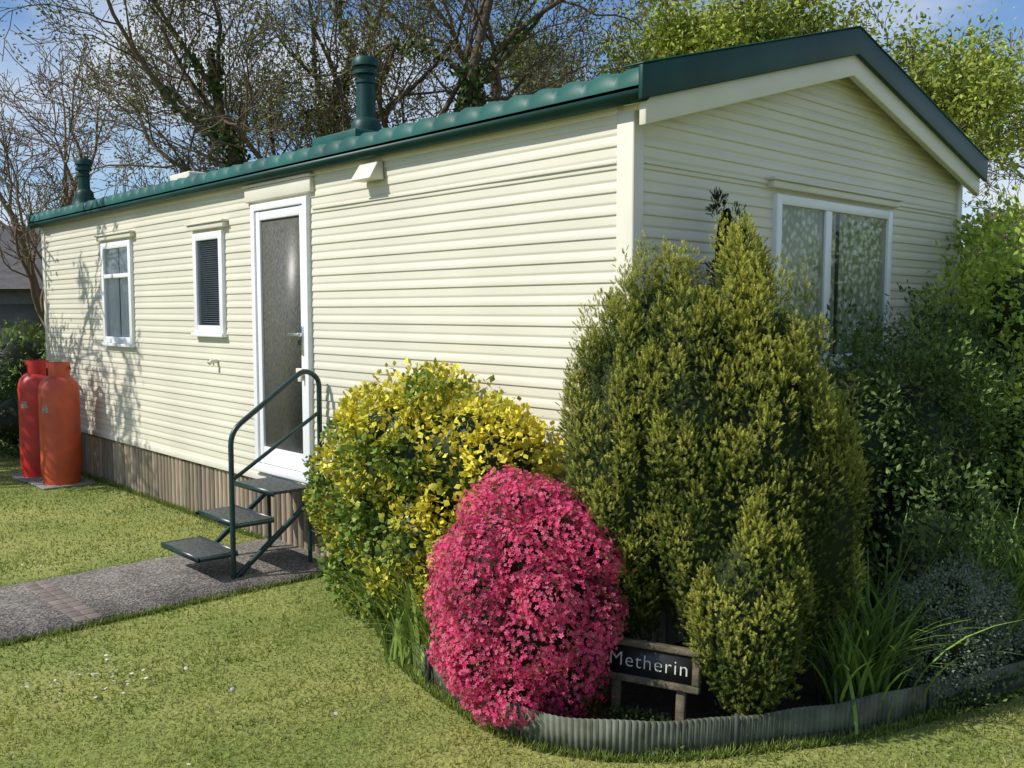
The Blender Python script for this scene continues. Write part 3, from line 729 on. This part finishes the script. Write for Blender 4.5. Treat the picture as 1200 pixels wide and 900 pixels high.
bush('ground_cover',[(.5,-.5,.03,.22,.14,.05),(-.35,-.62,.03,.3,.14,.07),(1.2,1.2,.03,.25,.7,.12)],3000,(.015,.03),[(.07,.11,.03),(.14,.2,.045)],rng)

# ------------------------------------------------------------------ hedges, houses
bush('low_hedge',[(-9.25,-.15,.42,.45,.4,.40),(-9.9,-.4,.42,.6,.5,.42),(-10.9,-.8,.4,.7,.5,.42),(-9.3,.6,.5,.5,.7,.5)],8000,(.03,.06),[(.03,.055,.014),(.09,.15,.035)],rng,sub=30,subr=(.10,.16),coresc=.7)
hl=[(-18.5+i*1.0,-4.2+i*1.05,.72,.85,.85,.88+.08*math.sin(i*2.1)) for i in range(10)]
bush('hedge',hl,18000,(.06,.12),[(.09,.15,.03),(.22,.32,.07)],rng,sub=60,subr=(.2,.35),coresc=.72)
hs=empty('bungalow')
mb=MB()
mb.box((-5,-3,0),(5,3,2.3),mat=0)
mb.add([(-5.3,-3.3,2.25),(5.3,-3.3,2.25),(5.3,0,4.0),(-5.3,0,4.0),(-5.3,3.3,2.25),(5.3,3.3,2.25)],[(0,1,2,3),(3,2,5,4)],mat=1)
mb.add([(-5,-3,2.3),(-5,3,2.3),(-5,0,3.9)],[(0,1,2)],mat=0); mb.add([(5,-3,2.3),(5,3,2.3),(5,0,3.9)],[(0,1,2)],mat=0)
ob=mb.build('walls_and_roof',[simple('render_wall',(.22,.21,.19),.9),simple('slate_roof',(.07,.065,.065),.7,var=.3,scale=5,bump=.3)],hs)
mb=MB(); 
for x in (-3,0,3): mb.box((x-.6,-3.04,.9),(x+.6,-3.0,1.9))
mb.box((-1,-2.2,3.0),(-.4,-2.0,3.3)); mb.build('windows',M_dglass,hs)
hs.location=(-25.5,3.0,0); hs.rotation_euler=(0,0,math.radians(50))
hs2=empty('house')
mb=MB(); mb.box((-4,-3,0),(4,3,3.0),mat=0); mb.add([(-4.3,-3.3,2.9),(4.3,-3.3,2.9),(4.3,0,4.6),(-4.3,0,4.6),(-4.3,3.3,2.9),(4.3,3.3,2.9)],[(0,1,2,3),(3,2,5,4)],mat=1)
mb.build('walls_and_roof',[simple('brick_wall',(.25,.15,.11),.9),simple('tile_roof',(.12,.07,.055),.8,var=.3,scale=6,bump=.3)],hs2)
mb=MB(); mb.box((-2,-3.05,1),(-1,-3.0,2.2)); mb.box((1,-3.05,1),(2,-3.0,2.2)); mb.build('windows',M_dglass,hs2)
hs2.location=(-4,27,0); hs2.rotation_euler=(0,0,math.radians(20))

# ------------------------------------------------------------------ trees
def grow(base,dirs,length,radius,kids,rng,up=.05,wig=.18,ratio=.62,ang=(.45,.95),tmin=.25,n_=8,rr=.55):
    S0=np.tile(np.array(base,float),(len(dirs),1)); D=norm(np.array(dirs,float)); Ln=np.full(len(dirs),length)*rng.uniform(.85,1.1,len(dirs)); Rd=np.full(len(dirs),radius)
    out=[]
    for lev in range(len(kids)+1):
        nn=n_ if lev<3 else 5
        B=len(S0); P=np.empty((B,nn,3)); P[:,0]=S0; d=D.copy()
        for j in range(1,nn):
            d=norm(d+rng.normal(0,wig,(B,3))+np.array([0,0,up])); P[:,j]=P[:,j-1]+d*(Ln/(nn-1))[:,None]
        tp=np.linspace(1,.32 if lev<len(kids) else .25,nn)[None]; rad=Rd[:,None]*tp
        out.append((P,rad))
        if lev==len(kids): break
        K=kids[lev]; i=np.repeat(np.arange(B),K); t=np.tile((np.arange(K)+.5)/K,B)*(1-tmin)+tmin+rng.uniform(-.06,.06,B*K); t=np.clip(t,.1,1)
        f=t*(nn-1); j=np.minimum(f.astype(int),nn-2); fr=(f-j)[:,None]
        S0=P[i,j]*(1-fr)+P[i,j+1]*fr; tan=norm(P[i,j+1]-P[i,j])
        a=rng.uniform(ang[0],ang[1],len(i))[:,None]; pr=norm(np.cross(tan,norm(rng.normal(size=tan.shape))))
        D=norm(tan*np.cos(a)+pr*np.sin(a)); 
        Rl=rad[i,j]; Ln=Ln[i]*ratio*(1.15-.55*t)*rng.uniform(.7,1.25,len(i)); Rd=np.minimum(Rl*rr*rng.uniform(.8,1.1,len(i)),Rl*.9)
    return out
def tree(name,base,dirs,length,radius,kids,rng,leaves=0,lsize=(.03,.06),lcols=((.08,.13,.02),(.2,.26,.05)),bark=(.15,.12,.09),ivy=0,minr=.004,leafspread=.12,**kw):
    T=grow(base,dirs,length,radius,kids,rng,**kw); mb=MB()
    for i,(P,r) in enumerate(T):
        sides=[10,8,6,3,3,3][min(i,5)]
        c=np.array(bark)[None]*rng.uniform(.7,1.35,(len(P),1))
        tubes(mb,P,np.maximum(r,minr),sides,c,0)
    if leaves:
        P,_=T[-1]; B=len(P); i=rng.integers(0,B,leaves); j=rng.integers(1,P.shape[1],leaves)
        q=P[i,j]+rng.normal(0,leafspread,(leaves,3))
        f=np.clip(wob(q,.8,5)+rng.uniform(-.3,.3,leaves),0,1)[:,None]; c=(np.array(lcols[0])*(1-f)+np.array(lcols[1])*f)*rng.uniform(.7,1.3,(leaves,1))
        inst(mb,LEAFV,LEAFF,q,frames(rng.normal(size=q.shape),rng),rng.uniform(lsize[0],lsize[1],leaves)*np.ones(leaves),c,None,1)
    if ivy:
        for lev,fr in ((0,.7),(1,.3)):
            P,r=T[lev]; B=len(P); m_=int(ivy*fr); i=rng.integers(0,B,m_); mxj=(P.shape[1]-1)*.85 if lev==0 else P.shape[1]*.35
            t=rng.uniform(0,mxj-.01,m_); j=t.astype(int); fq=(t-j)[:,None]
            q=P[i,j]*(1-fq)+P[i,j+1]*fq; d=norm(rng.normal(size=q.shape)); q=q+d*(r[i,j][:,None]+rng.uniform(.0,.16,(m_,1))*(.2+wob(q,2.2,6)[:,None]))
            c=np.array((.045,.08,.018))[None]*rng.uniform(.5,2.2,(m_,1)); s_=rng.uniform(.06,.10,m_)
            inst(mb,LEAFV,LEAFF,q,frames_n(rng.normal(size=d.shape),d+rng.normal(0,.4,d.shape)),np.stack([s_*1.6,s_,s_],1),c,None,1)
    return mb.build(name,[M_barkc,M_leaf])
M_barkc=leafmat('tree_bark',.9,0,.1)
rng=np.random.default_rng(61)
tree('ivy_clad_tree',(-10.3,6.0,0),[(-.95,-.75,1.4),(-.35,-.25,1.5),(.12,.15,1.6),(.6,.6,1.3),(-.5,-.6,1.2)],6.8,.18,[8,6,6,4],rng,leaves=42000,lsize=(.04,.08),lcols=((.10,.105,.03),(.24,.26,.06)),bark=(.13,.10,.07),ivy=22000,minr=.006)
tree('bare_tree',(-17.5,3.0,0),[(-.1,0,1.6),(.6,.4,1.2),(-.5,-.4,1.3)],4.9,.14,[6,6,5,4],rng,leaves=4000,lsize=(.03,.05),lcols=((.2,.18,.07),(.28,.28,.1)),bark=(.2,.15,.11),minr=.008)
tree('spring_leafed_tree',(-6.6,11.5,0),[(0,0,1.5),(.6,.45,1.2),(-.6,-.45,1.2),(.2,-.3,1.4),(.35,.5,1.1)],5.2,.22,[7,6,5,5],rng,leaves=110000,lsize=(.07,.13),lcols=((.16,.22,.03),(.42,.48,.08)),bark=(.14,.11,.08),minr=.007,leafspread=.22)
tree('bare_tree',(-4.2,21.5,0),[(.3,.2,1.4),(.5,.6,1.1),(-.2,-.1,1.5)],6.5,.2,[7,6,5,5],rng,leaves=4500,lsize=(.05,.08),bark=(.24,.19,.15),minr=.009)
tree('slender_tree',(-12.3,12.5,0),[(0,0,1.5),(.35,.3,1.3),(-.3,.1,1.3)],6.0,.16,[6,6,5,4],rng,leaves=25000,lsize=(.06,.10),lcols=((.13,.18,.03),(.3,.36,.07)),bark=(.15,.12,.085),minr=.007)
tree('cherry_tree',(-9.5,-3.9,0),[(.1,.2,1.5),(.4,.1,1.3),(-.3,.3,1.3),(.2,.5,1.2)],3.6,.14,[6,5,4,3],rng,leaves=9000,lsize=(.06,.10),bark=(.15,.11,.09),minr=.012,leafspread=.06)
tree('spring_leafed_tree',(-9.6,13.6,0),[(0,0,1.5),(.5,.4,1.2),(-.4,-.3,1.3),(.3,-.1,1.4)],6.0,.2,[7,6,5,4],rng,leaves=50000,lsize=(.07,.13),lcols=((.14,.20,.03),(.36,.42,.08)),bark=(.14,.11,.08),minr=.008,leafspread=.22)
rngd=np.random.default_rng(71); lb=[]
for i in range(46):
    t=math.radians(72+i*3.1); R_=rngd.uniform(42,60); h=rngd.uniform(2.6,4.3); lb.append((2.8+R_*math.cos(t),-3.4+R_*math.sin(t),h*.6,rngd.uniform(2.5,4),rngd.uniform(2.5,4),h*.7))
bush('distant_trees',lb,26000,(.25,.5),[(.06,.09,.03),(.16,.2,.06)],rngd,sub=120,subr=(.8,1.4),shell=(.7,1.15))
print('OBJ',len(bpy.data.objects),'POLY',sum(len(m.polygons) for m in bpy.data.meshes))
